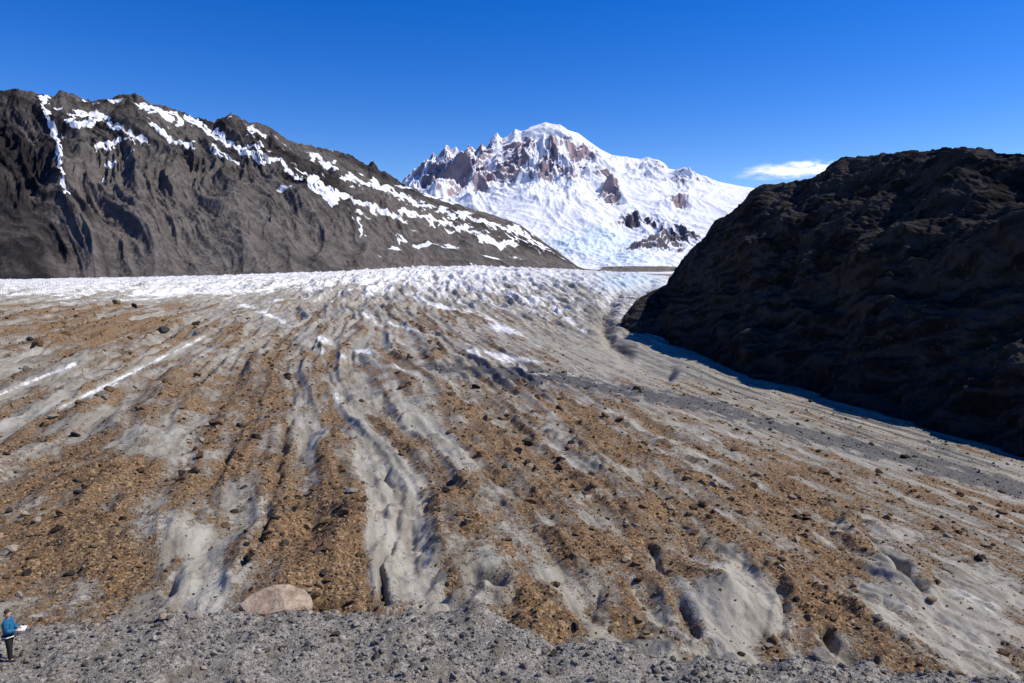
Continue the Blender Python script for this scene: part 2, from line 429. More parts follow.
gx = np.linspace(-40, 40, 1300); gy = np.concatenate([np.linspace(-25, 15, 60), np.linspace(15.06, 31, 330)])
MX, MY = np.meshgrid(gx, gy)
MAT_GRAVEL = mat_gravel()
grid_obj('moraine', MX, MY, moraine_h(MX, MY), {}, MAT_GRAVEL, kind='structure', label='grey gravel moraine bank at the glacier edge')
vx = np.linspace(-40000, 40000, 60); vy = np.linspace(-20000, 60000, 60)
VX, VY = np.meshgrid(vx, vy)
grid_obj('ground', VX, VY, np.full(VX.shape, -60.), {}, MAT_GRAVEL, kind='structure', label='grey valley floor beyond the ice')

# ------------------------------------------------------------ RANGES
def sil(pts):
    a = [ang(*p) for p in pts]
    return np.array([float(q[0]) for q in a]), np.array([float(q[1]) for q in a])
def mk_range(silpts, basepts, crestY, baseY, ta0, ta1, nc, nr, nback, prof, sm=.06):
    s_t, s_e = sil(silpts); b_t, b_e = sil(basepts)
    ta = np.linspace(ta0, ta1, nc)
    t = np.concatenate([np.linspace(0, 1, nr), 1 + np.linspace(0, .45, nback + 1)[1:]])
    TA, T = np.meshgrid(ta, t)
    yc = np.interp(ta, [float(ang(p, 260)[0]) for p, _ in crestY], [q for _, q in crestY])[None, :]
    yb = np.interp(ta, [float(ang(p, 260)[0]) for p, _ in baseY], [q for _, q in baseY])[None, :]
    ce = np.interp(ta, s_t, s_e)
    k = max(3, int(sm / (ta[1] - ta[0]))); ker = np.hanning(2 * k + 1); ker /= ker.sum()
    cs = np.convolve(np.pad(ce, k, mode='edge'), ker, mode='valid')
    zc = CAMH + ce[None, :] * yc; zs = CAMH + cs[None, :] * yc
    bl = sstep(.8, 1, T)
    zt = zs * (1 - bl) + zc * bl
    zb = CAMH + np.interp(ta, b_t, b_e)[None, :] * yb
    Y = yb + (yc - yb) * T
    Z = zb + (zt - zb) * prof(np.minimum(T, 1)) - np.maximum(T - 1, 0) * (zc - zb) * 1.6
    return TA, T, TA * Y, Y, Z, (zs - zb) + 0 * T

TA, T, X, Y, Z, HH = mk_range(
    [(-500, 150), (-250, 70), (-100, 100), (0, 91), (20, 89), (50, 97), (62, 92), (90, 101), (120, 96), (135, 94), (150, 103), (175, 110), (195, 118), (215, 123), (222, 117), (231, 114), (245, 121), (265, 125), (290, 143),
     (330, 150), (350, 155), (368, 165), (373, 161), (380, 170), (390, 174), (400, 183), (430, 195), (470, 208), (500, 217), (520, 225), (550, 246), (580, 268), (640, 275)],
    [(-500, 290), (0, 290), (400, 284), (640, 279)],
    [(-500, 2300), (0, 2600), (300, 2900), (580, 3500)], [(-500, 1150), (0, 1400), (300, 1800), (580, 2900)],
    -1.3, float(ang(630, 260)[0]), 1150, 400, 40, lambda t: .25 * t + .75 * t ** 1.2)
env = np.nan_to_num(np.clip(np.sin(np.pi * np.clip(T, 0, 1)), 0, 1) ** .6 * (T < 1))
A = TA * 2500
scl = np.clip(HH / 500, .12, 1.2)
wA = A + 330 * T + 110 * perlin2(A / 500, T * 3, 201)
g1 = ridged(wA / 430, T * 1.0 + 3, 3, 210, .5)
g2 = ridged((wA + 80 * perlin2(A / 200, T * 5, 205)) / 130, T * 1.4, 5, 220, .55)
g3 = ridged(X / 110, Y / 150, 5, 230, .6)
lowsl = .40 + .60 * sstep(.2, .65, T)
Z = Z + env * scl * ((g1 - .4) * 95 + (g2 - .35) * 58 * lowsl) + (env * .85 + .15) * scl * (g3 - .35) * 29 * lowsl
crj = np.exp(-((T - 1) / .06) ** 2)
Z = Z + crj * scl * (ridged(A / 50, Y / 50, 4, 240, .55) - .45) * 16
px, py = proj(X, Y, Z)
dpx = px + 6 * perlin2(A / 45, Y / 65, 250) + 4 * perlin2(A / 16, Y / 22, 251); dpy = py + 4 * perlin2(A / 45, Y / 65, 252) + 3 * perlin2(A / 16, Y / 22, 253)
snow = np.full(px.shape, -.4)
for w, pts in [(3.6, [(42, 95), (46, 112), (56, 135)]), (3.4, [(66, 122), (85, 125), (103, 117)]), (3.2, [(72, 113), (95, 114), (122, 128), (148, 142)]),
    (3.4, [(98, 149), (116, 140)]), (2.7, [(135, 104), (160, 110), (182, 123)]), (2.5, [(148, 122), (172, 140), (190, 147)]), (2.8, [(185, 115), (215, 135), (240, 149), (264, 162)]),
    (2.3, [(212, 148), (240, 165)]), (2.7, [(250, 145), (280, 164), (300, 180)]), (4.2, [(313, 158), (335, 168)]), (3.2, [(345, 176), (382, 189)]), (7.2, [(312, 180), (322, 190), (336, 199)]),
    (2.8, [(335, 190), (365, 205), (402, 220)]), (3.2, [(372, 180), (400, 196), (425, 207)]), (3.0, [(440, 211), (470, 217)]), (2.7, [(400, 210), (430, 219), (465, 228), (495, 241)]), (2.5, [(450, 214), (480, 221), (520, 230)]),
    (3.5, [(480, 239), (500, 246), (515, 241)]), (2.5, [(505, 226), (532, 238), (545, 248)]), (2, [(355, 215), (362, 234)]), (3, [(245, 127), (262, 134)]), (2.5, [(215, 128), (228, 140)]), (2.5, [(398, 236), (402, 245)])]:
    snow = np.maximum(snow, 1 - .70 * polydist(dpx, dpy, pts) / w)
up = (T > .7) * .08 * sstep(180, 330, px) + .12 * sstep(330, 420, px)
snow = np.maximum(snow, up + .85 * fbm((wA + 500 * T) / 120, T * 20, 3, 260) - .24)
snow = np.where(T < .5 - .35 * sstep(300, 420, px), np.minimum(snow, snow * .3), snow)
snow = np.where((px < 80) & (px > 45), np.maximum(snow, 1 - .68 * polydist(dpx, dpy, [(56, 135), (61, 160), (66, 190)]) / 3), snow)
strata = fbm((Z * .9 + A * .42) / 70, A / 700, 3, 275)
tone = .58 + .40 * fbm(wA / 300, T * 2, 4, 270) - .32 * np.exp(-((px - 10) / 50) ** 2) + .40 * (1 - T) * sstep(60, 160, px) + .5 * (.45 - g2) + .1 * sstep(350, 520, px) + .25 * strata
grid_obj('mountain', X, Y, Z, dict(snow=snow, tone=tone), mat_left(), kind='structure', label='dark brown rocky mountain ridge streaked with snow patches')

# ------------------------------------------------------------ SNOW PEAK
TA, T, X, Y, Z, HH = mk_range(
    [(150, 262), (300, 235), (360, 210), (395, 190), (403, 180), (420, 169), (428, 162), (433, 153), (437, 157), (446, 144), (451, 149), (456, 147), (461, 154), (470, 146), (476, 151), (482, 144), (487, 147), (492, 136), (497, 132), (502, 139), (508, 135), (515, 129), (522, 133), (530, 127), (540, 124), (545, 122), (552, 124), (560, 125), (568, 130), (578, 133), (590, 142), (600, 149), (612, 155),
     (640, 159), (648, 157), (653, 159), (658, 160), (668, 169), (680, 171), (688, 169), (695, 173), (702, 178), (715, 181), (740, 186), (760, 189), (800, 196), (900, 225), (1100, 270)],
    [(150, 284), (560, 278), (700, 278), (1100, 284)],
    [(150, 8000), (545, 9000), (760, 8200), (1100, 7000)], [(150, 4500), (600, 4200), (1100, 3800)],
    float(ang(150, 260)[0]), float(ang(1090, 260)[0]), 1300, 460, 30,
    lambda t: .62 * t + .38 * t ** 2.6 - .05 * np.sin(2 * np.pi * t), .07)
env = np.clip(np.sin(np.pi * np.clip(T, 0, 1)), 0, 1) ** .45 * (T < 1)
scl = np.clip(HH / 1300, .1, 1.1)
hi = sstep(.4, .75, T)
px0, py0 = proj(X, Y, Z)
rg = np.clip(bias(px0, py0, [(490, 160, 100, 30, 1.15), (590, 150, 20, 14, .4), (655, 168, 14, 8, .9), (690, 181, 18, 8, 1.), (611, 198, 12, 7, 1.3), (636, 220, 26, 7, 1.1), (674, 240, 28, 14, 1.2), (640, 248, 20, 5, .9), (430, 182, 30, 16, .8), (705, 182, 8, 6, .5), (600, 178, 10, 3, .7), (560, 180, 20, 6, .4), (680, 205, 14, 4, .8)]), 0, 1.2)
qx = X + 260 * perlin2(X / 900, Y / 900, 301); qy = Y + 260 * perlin2(X / 900, Y / 900, 302)
r1 = ridged((qx + qy * .45) / 760, (qy - .3 * qx) / 1300, 5, 310, .54)
r2 = ridged((qx - qy * .6) / 330, (qy + .5 * qx) / 560, 5, 320, .54)
cr_ = np.clip(rg, 0, 1)
Z = Z + env * scl * ((r1 - .4) * (85 + 420 * hi * np.clip(cr_ + .08, 0, 1)) + (r2 - .35) * (8 + 150 * cr_))
ice = np.clip(bias(px0, py0, [(590, 243, 60, 20, 1.0), (640, 262, 40, 8, .6)]), 0, 1)
Z = Z + ice * (ridged(X / 90, Y / 140, 3, 330, .5) - .4) * 24
crj = np.exp(-((T - 1) / .04) ** 2) * (1 - sstep(480, 560, px0))
Z = Z + crj * (ridged(X / 110, Y / 160, 4, 340, .55) - .5) * 40
px, py = proj(X, Y, Z)
dZr, dZc = np.gradient(Z)
dYr = np.gradient(Y, axis=0); dXc = np.gradient(X, axis=1)
slope = np.hypot(dZr / dYr, dZc / dXc)
low = bias(px0, py0, [(655, 234, 50, 24, 1.)])
rock = -.47 + .80 * cr_ * np.clip(.12 + slope * .62, 0, 1.2) + .85 * fbm(qx / 180, qy / 300, 4, 350) * np.clip(cr_ * 1.5, 0.06, 1) + .26 * (slope - .7) - .5 * np.exp(-((px - 552) / 24) ** 2 - ((py - 129) / 7) ** 2) + .54 * low * cr_
earth = sstep(.4, .6, np.exp(-((px - 640) / 45) ** 4) * np.exp(-((py - 269) / 3.2) ** 4) + .1 * perlin2(X / 90, Y / 90, 361))
grid_obj('snowy_mountain', X, Y, Z, dict(rock=rock, blue=ice, earth=earth, low=low), mat_snowpeak(), kind='structure', label='glaciated snow mountain with pinkish rock summit crags and icefall')

# ------------------------------------------------------------ DARK HILL
TA, T, X, Y, Z, HH = mk_range(
    [(612, 353), (619, 345), (621, 320), (636, 302), (652, 292), (667, 285), (674, 270), (695, 246), (706, 238), (716, 222), (738, 206), (750, 191), (768, 184), (800, 180), (828, 173), (842, 162), (880, 154), (920, 151), (960, 148), (990, 150), (1024, 152), (1200, 150), (1600, 170)],
    [(612, 358), (625, 362), (660, 378), (700, 391), (800, 418), (900, 447), (1024, 467), (1200, 500), (1600, 580)],
    [(612, 312), (640, 335), (680, 360), (755, 305), (1024, 192), (1200, 165), (1600, 140)],
    [(612, 305), (625, 300), (700, 240), (755, 200), (900, 150), (1024, 120), (1200, 95), (1600, 70)],
    float(ang(612, 330)[0]), float(ang(1500, 330)[0]), 950, 460, 50, lambda t: .62 * t + .38 * np.sin(t * np.pi / 2), .01)
Pm = np.stack([X, Y, Z], -1)
N = np.cross(np.gradient(Pm, axis=1), np.gradient(Pm, axis=0)); N /= np.linalg.norm(N, axis=-1)[..., None] + 1e-9
a1 = -X * .2 + Y * .82 - Z * .52; a2 = Y * .5 + Z * .84; a3 = X
n0 = perlin3(X / 45, Y / 45, Z / 45, 405)
n00 = perlin3(X / 22, Y / 22, Z / 22, 404)
n1 = ridged3(a1 / 50, a2 / 26 + n0, a3 / 30, 4, 400, .5)
n2 = ridged3(X / 13, Y / 13, Z / 10, 4, 410, .55)
n3 = ridged3(a1 / 20, a2 / 3.6 + 2 * n0, a3 / 10, 3, 415, .55)
# blocks parted by cracks, mixed with sharp-edged ribs so that no form repeats
b1 = np.abs(perlin3(a1 / 30 + .4 * n00, a2 / 19, a3 / 22, 440))
b2 = np.abs(perlin3(a1 / 12 + .6 * n0, a2 / 9 + .5 * n00, a3 / 10, 441))
sel = sstep(-.3, .3, perlin3(X / 30, Y / 30, Z / 30, 443))
crest = np.exp(-((T - 1) / .10) ** 2)
e = np.clip(HH / 40, .08, 1) * (1 - .75 * crest)
disp = e * (n0 * 5.5 + n00 * 3 + (n1 - .4) * 5.5 + (b1 - .2) * 7 + sel * (b2 - .2) * 3.0 + (n2 - .4) * (3.2 - 1.2 * sel)) + np.clip(HH / 40, .1, 1) * (ridged3(X / 3.5, Y / 3.5, Z / 3.5, 3, 420) - .4) * .8
Pm = Pm + N * disp[..., None]
Pm[..., 2] += crest * np.clip(HH / 40, .1, 1) * (n2 - .4) * 1.3
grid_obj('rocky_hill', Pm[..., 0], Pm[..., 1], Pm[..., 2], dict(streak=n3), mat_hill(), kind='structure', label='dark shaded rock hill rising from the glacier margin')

# ------------------------------------------------------------ STONES
def ico():
    t = (1 + 5 ** .5) / 2
    v = np.array([(-1, t, 0), (1, t, 0), (-1, -t, 0), (1, -t, 0), (0, -1, t), (0, 1, t), (0, -1, -t), (0, 1, -t), (t, 0, -1), (t, 0, 1), (-t, 0, -1), (-t, 0, 1)], float)
    v /= np.linalg.norm(v[0])
    f = np.array([(0,11,5),(0,5,1),(0,1,7),(0,7,10),(0,10,11),(1,5,9),(5,11,4),(11,10,2),(10,7,6),(7,1,8),(3,9,4),(3,4,2),(3,2,6),(3,6,8),(3,8,9),(4,9,5),(2,4,11),(6,2,10),(8,6,7),(9,8,1)])
    return v, f
IV, IF = ico()
def stones(name, P, S, tint, mat, seed, **props):
    r = np.random.default_rng(seed); n = len(P)
    V = IV[None] * (1 + r.uniform(-.36, .36, (n, 12, 1)))
    V = V * (S[:, None] * r.uniform(.6, 1.25, (n, 3)) * np.array([1, 1, .75]))[:, None, :]
    th = r.uniform(0, 2 * np.pi, n); c, s = np.cos(th), np.sin(th)
    x = V[..., 0] * c[:, None] - V[..., 1] * s[:, None]; y = V[..., 0] * s[:, None] + V[..., 1] * c[:, None]
    ph = r.uniform(-.6, .6, n); c, s = np.cos(ph), np.sin(ph)
    z = V[..., 2] * c[:, None] + x * s[:, None]; x = x * c[:, None] - V[..., 2] * s[:, None]
    V = np.stack([x, y, z], -1) + P[:, None, :]
    Fc = IF[None] + (np.arange(n) * 12)[:, None, None]
    me = raw_mesh(name, V.reshape(-1, 3), Fc.reshape(-1, 3), dict(tint=np.repeat(tint, 12)), smooth=False)
    return add_obj(name, me, mat, **props)

BROWN = [(0, (.05, .042, .036)), (.22, (.112, .070, .039)), (.5, (.245, .154, .077)), (.75, (.35, .238, .125)), (.92, (.35, .29, .21)), (1, (.45, .40, .33))]
GREY = [(0, (.07, .066, .058)), (.3, (.17, .156, .136)), (.6, (.28, .26, .226)), (.85, (.41, .382, .333)), (1, (.38, .30, .19))]
DGREY = [(0, (.035, .033, .03)), (.4, (.095, .089, .08)), (.8, (.21, .195, .17)), (1, (.34, .31, .26))]
M_ST = mat_rock('brown_stone', BROWN, 1.5); M_GR = mat_rock('grey_stone', GREY, 3); M_DG = mat_rock('dark_grey_stone', DGREY, 3)
n = 380000
ta = rng.uniform(-.85, .9, n); Ys = np.exp(rng.uniform(math.log(21), math.log(210), n))
x = ta * Ys; z = glacier_h(x, Ys)
mk = glacier_masks(x, Ys, z)
prob = np.clip((mk['brown'] - .2) * 1.05, .06, 1) * (1 - np.clip(mk['white'], 0, .95)) + .5 * np.clip(mk['gravel'], 0, 1)
keep = (rng.uniform(0, 1, n) < prob * .5) & (z > moraine_h(x, Ys) - .1)
x, Ys, z = x[keep], Ys[keep], z[keep]; gravel = mk['gravel'][keep]; bro = mk['brown'][keep]; n = len(x)
S = .022 * (Ys / 25) ** .62 * np.exp(rng.normal(0, .55, n)) * (1 + 4.5 * (rng.uniform(0, 1, n) ** 22))
S = np.minimum(S, .0042 * Ys * (.7 + .6 * rng.uniform(0, 1, n))) * np.where(bro < .35, .75, 1)
tint = np.clip(rng.beta(2.2, 2.0, n), 0, 1)
dark = rng.uniform(0, 1, n) < .16; tint[dark] = rng.uniform(0, .15, dark.sum())
ppx, ppy = proj(x, Ys, z)
vis = (ppx > 2) & (ppx < 1020) & (ppy < 675)
score = np.where(vis, S / Ys, 0)
order = np.argsort(-score)
big = order[:265]
rest = order[265:]
P = np.stack([x, Ys, z + S * .25], 1)
isg = (gravel[rest] > .35)
stones('glacier_rubble', P[rest][~isg], S[rest][~isg], tint[rest][~isg], M_ST, 5, kind='stuff', label='brown stones and rubble scattered over dirty ice', category='rubble')
stones('moraine_rubble', P[rest][isg], S[rest][isg] * 1.2, tint[rest][isg], M_DG, 6, kind='stuff', label='grey stones of the medial moraine on the ice', category='rubble')
n = 95000
mx = rng.uniform(-22, 22, n); my = rng.uniform(18, 26.5, n); mz = moraine_h(mx, my)
kp = mz > glacier_h(mx, my) - .05
mx, my, mz = mx[kp], my[kp], mz[kp]; n = len(mx)
S2 = np.minimum(.013 * np.exp(rng.normal(0, .6, n)) * (1 + 7 * rng.uniform(0, 1, n) ** 28), .13)
stones('gravel', np.stack([mx, my, mz + S2 * .2], 1), S2, np.clip(rng.beta(2, 2, n), 0, 1), M_GR, 8, kind='stuff', label='loose grey gravel covering the moraine bank', category='gravel')

def rock_mesh(name, seed, sub=3, flat=.7, planes=9, jag=.1, cuts=None, smooth=False):
    r = np.random.default_rng(seed)
    bm = bmesh.new(); bmesh.ops.create_icosphere(bm, subdivisions=sub, radius=1)
    if cuts is None:
        nn = r.normal(size=(planes, 3)); dd = r.uniform(.38, .68, planes)
    else:
        nn = np.array([c[:3] for c in cuts], float); dd = np.array([c[3] for c in cuts])
    nn /= np.linalg.norm(nn, axis=1)[:, None]
    co = np.array([v.co[:] for v in bm.verts])
    for k in range(len(nn)):
        d = co @ nn[k]; o = np.maximum(d - dd[k], 0); co = co - o[:, None] * nn[k]
    co = co * (1 + jag * perlin3(co[:, 0] * 2.3 + seed, co[:, 1] * 2.3, co[:, 2] * 2.3, 500)[:, None] + .4 * jag * perlin3(co[:, 0] * 7, co[:, 1] * 7 + seed, co[:, 2] * 7, 501)[:, None])
    co[:, 2] *= flat
    for v, c in zip(bm.verts, co): v.co = c
    for f in bm.faces: f.smooth = smooth
    me = bpy.data.meshes.new(name); bm.to_mesh(me); bm.free(); return me
kinds = [('brown', [(0, (.21, .14, .08)), (.3, (.16, .105, .06)), (.6, (.26, .185, .11)), (.85, (.33, .25, .16))], 'angular rust-brown rock lying on debris-covered ice'),
         ('dark', [(0, (.045, .04, .036)), (.5, (.075, .065, .055))], 'dark grey-brown rock standing on dirty ice'),
         ('pale', [(0, (.36, .32, .26)), (.5, (.42, .35, .25))], 'pale tan rock resting on brown rubble')]
KM = {k: mat_rock('rock_' + k, st, 2, False) for k, st, _ in kinds}
KV = {k: [] for k, _, _ in kinds}
for i, (k, _, _) in enumerate(kinds):
    for j in range(6):
        me = rock_mesh('rock_' + k, 10 * i + j, 3, .8, 9, .06); me.materials.append(KM[k]); KV[k].append(me)
LAB = {k: l for k, _, l in kinds}
def place_rock(k, loc, s, idx):
    ob = bpy.data.objects.new('rock', KV[k][idx % 6]); scene.collection.objects.link(ob)
    s *= 1.45
    ob.location = loc; ob.scale = (s * random.uniform(.8, 1.3), s * random.uniform(.8, 1.2), s * random.uniform(.7, 1.1))
    ob.rotation_euler = (random.uniform(-.3, .3), random.uniform(-.3, .3), random.uniform(0, 6.28))
    ob['label'] = LAB[k]; ob['category'] = 'rock'; ob['group'] = 'rocks scattered on the glacier'
    return ob
for i, b in enumerate(big):
    q = random.random(); k = 'brown' if q < .60 else ('dark' if q < .85 else 'pale')
    place_rock(k, (float(x[b]), float(Ys[b]), float(z[b] + S[b] * .3)), float(S[b]) * 1.2, i)
def ground_at(pxx, pyy, hf):
    t, e = ang(pxx, pyy); t, e = float(t), float(e)
    ys = 15.0 * 1.002 ** np.arange(2200)
    zz = hf(t * ys, ys)
    hit = np.argmax(CAMH + e * ys <= zz)
    return float(t * ys[hit]), float(ys[hit]), float(zz[hit])
both = lambda a, b: np.maximum(glacier_h(a, b), moraine_h(a, b))
for i, (a, b, w, k) in enumerate([(162, 333, 10, 'dark'), (75, 436, 10, 'dark'), (351, 492, 9, 'pale'), (56, 531, 9, 'dark'), (820, 658, 18, 'pale'), (905, 458, 8, 'dark'), (10, 512, 8, 'dark'),
        (475, 388, 7, 'dark'), (195, 617, 15, 'pale'), (165, 618, 10, 'pale'), (640, 580, 9, 'brown'), (705, 505, 8, 'brown'), (1005, 655, 12, 'brown'), (930, 600, 9, 'brown'), (555, 585, 8, 'brown'), (100, 632, 8, 'pale'), (425, 660, 7, 'dark'),
        (335, 635, 8, 'dark'), (215, 655, 7, 'pale'), (555, 655, 9, 'dark'), (12, 550, 10, 'pale'), (68, 575, 8, 'dark'), (740, 655, 9, 'dark')]):
    gx_, gy_, gz_ = ground_at(a, b, both)
    s = w / 2 / F * gy_
    place_rock(k, (gx_, gy_, gz_ + s * .3), s, i)

# slab boulder: an angular prism with a tilted flat top and broken corners
bx, by, bz = ground_at(277, 612, both)
def slab_mesh():
    top = [(-1.40, -.10, .18), (-.98, -.66, .10), (-.20, -.86, .16), (.55, -.80, .30), (1.22, -.46, .24), (1.42, .05, .16), (1.00, .62, .32), (.25, .85, .54), (-.75, .72, .42)]
    bm = bmesh.new()
    t = [bm.verts.new(p) for p in top]
    mid = [bm.verts.new((x * 1.03 + .05 * math.sin(i * 2.1), y * 1.06 + .06 * math.cos(i * 1.7), z * .3 - .10)) for i, (x, y, z) in enumerate(top)]
    bot = [bm.verts.new((x * .92, y * .95, -.45)) for x, y, z in top]
    apex = bm.verts.new((.15, .1, .50))
    n_ = len(top)
    for i in range(n_): bm.faces.new((t[i], t[(i + 1) % n_], apex))
    bm.faces.new(list(reversed(bot)))
    for i in range(n_):
        j = (i + 1) % n_
        bm.faces.new((t[i], mid[i], mid[j], t[j])); bm.faces.new((mid[i], bot[i], bot[j], mid[j]))
    bmesh.ops.recalc_face_normals(bm, faces=bm.faces[:])
    bmesh.ops.triangulate(bm, faces=bm.faces[:])
    for _ in range(3):
        es = [e for e in bm.edges if e.calc_length() > .12]
        bmesh.ops.subdivide_edges(bm, edges=es, cuts=1)
        bmesh.ops.triangulate(bm, faces=bm.faces[:])
    co = np.array([v.co[:] for v in bm.verts])
    dn = .05 * perlin3(co[:, 0] * 2, co[:, 1] * 2, co[:, 2] * 4, 510) + .02 * perlin3(co[:, 0] * 6, co[:, 1] * 6, co[:, 2] * 9, 511)
    for v, d in zip(bm.verts, dn): v.co = v.co + v.normal * float(d)
    for f in bm.faces: f.smooth = False
    me = bpy.data.meshes.new('boulder'); bm.to_mesh(me); bm.free(); return me
me = slab_mesh()
M_B = NT('slab_rock'); nb = M_B.noise(2.2, 8, .7); nb2 = M_B.noise(9, 5, .7)
cb = M_B.mix(M_B.rng(nb, .35, .65), (.26, .18, .12), (.48, .375, .265)); cb = M_B.mix(M_B.rng(nb2, .58, .72), cb, (.14, .10, .068))
M_B.bsdf(cb, .9, M_B.bump(M_B.math('ADD', nb, M_B.math('MULTIPLY', nb2, .4)), .08, 1.), .2)
bo = add_obj('boulder', me, M_B.m, label='large flat pinkish-tan boulder at the edge of grey gravel', category='boulder')
bo.location = (bx, by, bz + .22); bo.scale = (.97, 1.0, .95); bo.rotation_euler = (.02, .02, .08)

# ------------------------------------------------------------ PERSON
def skinned(name, nodes, edges, root, mat, sub=2, parent=None, **props):
    keys = list(nodes); idx = {k: i for i, k in enumerate(keys)}
    me = bpy.data.meshes.new(name + '_cage')
    me.from_pydata([nodes[k][0] for k in keys], [(idx[a], idx[b]) for a, b in edges], [])
    ob = bpy.data.objects.new('tmp', me); scene.collection.objects.link(ob)
    md = ob.modifiers.new('s', 'SKIN'); md.use_smooth_shade = True
    for k in keys:
        sv = me.skin_vertices[0].data[idx[k]]; r = nodes[k][1]
        sv.radius = (r, r) if not isinstance(r, tuple) else r
        sv.use_root = (k == root)
    s2 = ob.modifiers.new('b', 'SUBSURF'); s2.levels = sub; s2.render_levels = sub
    dg = bpy.context.evaluated_depsgraph_get(); dg.update()
    m2 = bpy.data.meshes.new_from_object(ob.evaluated_get(dg))
    bpy.data.objects.remove(ob); m2.name = name
    return add_obj(name, m2, mat, parent, **props)
SK = simple('skin', (.48, .30, .22), .6); JK = simple('blue_jacket', (.012, .12, .24), .7); TR = simple('black_trousers', (.02, .02, .024), .8)
HT = simple('dark_hat', (.03, .03, .035), .9); WH = simple('white_sheet', (.8, .8, .78), .7); BT = simple('boot_leather', (.06, .045, .035), .7)
N = {'pel': ((0, 0, .93), (.15, .11)), 'wst': ((0, .0, 1.08), (.135, .10)), 'chs': ((0, -.01, 1.28), (.165, .115)), 'nb': ((0, 0, 1.42), .07), 'nk': ((0, .01, 1.48), .055),
     'hd0': ((0, .025, 1.56), .082), 'hd1': ((0, .02, 1.65), .095), 'hd2': ((0, .01, 1.71), .07)}
E = [('pel', 'wst'), ('wst', 'chs'), ('chs', 'nb'), ('nb', 'nk'), ('nk', 'hd0'), ('hd0', 'hd1'), ('hd1', 'hd2')]
for s, sd in ((1, 'a'), (-1, 'b')):
    N.update({'hip' + sd: ((s * .10, 0, .88), .10), 'kn' + sd: ((s * .13, .03 * s, .49), .062), 'an' + sd: ((s * .14, -.02 + .05 * s, .09), .043), 'to' + sd: ((s * .16, .13 + .05 * s, .035), .034),
              'sh' + sd: ((s * .185, -.01, 1.38), .062), 'el' + sd: ((s * .25, .02, 1.12), .045), 'wr' + sd: ((s * .11, .24, 1.06), .028), 'pm' + sd: ((s * .075, .30, 1.06), (.036, .018))})
    E += [('pel', 'hip' + sd), ('hip' + sd, 'kn' + sd), ('kn' + sd, 'an' + sd), ('an' + sd, 'to' + sd), ('chs', 'sh' + sd), ('sh' + sd, 'el' + sd), ('el' + sd, 'wr' + sd), ('wr' + sd, 'pm' + sd)]
    for i in range(4):
        L = (.040, .046, .043, .034)[i]; zo = 1.085 - i * .018
        N['f%d1%s' % (i, sd)] = ((s * .065, .335 + L * .2, zo), .0095); N['f%d2%s' % (i, sd)] = ((s * .045, .345 + L * .4, zo - .004), .0085)
        N['f%d3%s' % (i, sd)] = ((s * .025, .335 + L * .2, zo - .006), .0075)
        E += [('pm' + sd, 'f%d1%s' % (i, sd)), ('f%d1%s' % (i, sd), 'f%d2%s' % (i, sd)), ('f%d2%s' % (i, sd), 'f%d3%s' % (i, sd))]
    N['t1' + sd] = ((s * .06, .285, 1.105), .011); N['t2' + sd] = ((s * .04, .315, 1.115), .009)
    E += [('pm' + sd, 't1' + sd), ('t1' + sd, 't2' + sd)]
wx, wy, wz = ground_at(11, 660, moraine_h)
person = skinned('person', N, E, 'pel', SK, 2, None, label='person in blue jacket and black trousers standing on grey gravel', category='person')
jn = {k: (N[k][0], (tuple(q + .065 for q in N[k][1]) if isinstance(N[k][1], tuple) else N[k][1] + .05)) for k in ['wst', 'chs', 'nb', 'sha', 'shb', 'ela', 'elb', 'wra', 'wrb']}
jn['hem'] = ((0, 0, .88), (.22, .175)); jn['nb'] = ((0, 0, 1.43), .10); jn['col'] = ((0, .01, 1.50), .09)
skinned('jacket', jn, [('hem', 'wst'), ('wst', 'chs'), ('chs', 'nb'), ('nb', 'col'), ('chs', 'sha'), ('chs', 'shb'), ('sha', 'ela'), ('shb', 'elb'), ('ela', 'wra'), ('elb', 'wrb')], 'chs', JK, 2, person)
tn = {'pel': (N['pel'][0], (.165, .125))}; te_ = []
for sd in 'ab':
    tn['hip' + sd] = (N['hip' + sd][0], .12); tn['kn' + sd] = (N['kn' + sd][0], .088); tn['an' + sd] = (N['an' + sd][0], .07)
    te_ += [('pel', 'hip' + sd), ('hip' + sd, 'kn' + sd), ('kn' + sd, 'an' + sd)]
skinned('trousers', tn, te_, 'pel', TR, 2, person)
for sd in 'ab':
    a = N['an' + sd][0]; t = N['to' + sd][0]
    skinned('boot', {'h': ((a[0], a[1] - .03, .06), .055), 'm': (((a[0] + t[0]) / 2, (a[1] + t[1]) / 2, .05), .052), 't': ((t[0], t[1] + .02, .042), .044), 'c': ((a[0], a[1], .15), .056)},
            [('c', 'h'), ('h', 'm'), ('m', 't')], 'h', BT, 2, person)
skinned('hat', {'a': ((0, .005, 1.66), .108), 'b': ((0, 0, 1.72), .10), 'c': ((0, -.01, 1.79), .05)}, [('a', 'b'), ('b', 'c')], 'a', HT, 2, person)
skinned('nose', {'a': ((0, .108, 1.625), .013), 'b': ((0, .125, 1.60), .016)}, [('a', 'b')], 'a', SK, 1, person)
for s in (1, -1):
    skinned('eye', {'a': ((s * .034, .098, 1.628), .010), 'b': ((s * .034, .105, 1.628), .010)}, [('a', 'b')], 'a', HT, 1, person)
    skinned('ear', {'a': ((s * .095, .02, 1.63), (.012, .02)), 'b': ((s * .10, .015, 1.59), (.010, .014))}, [('a', 'b')], 'a', SK, 1, person)
skinned('mouth', {'a': ((-.022, .103, 1.568), .006), 'b': ((.022, .103, 1.568), .006)}, [('a', 'b')], 'a', simple('lips', (.35, .13, .11)), 1, person)
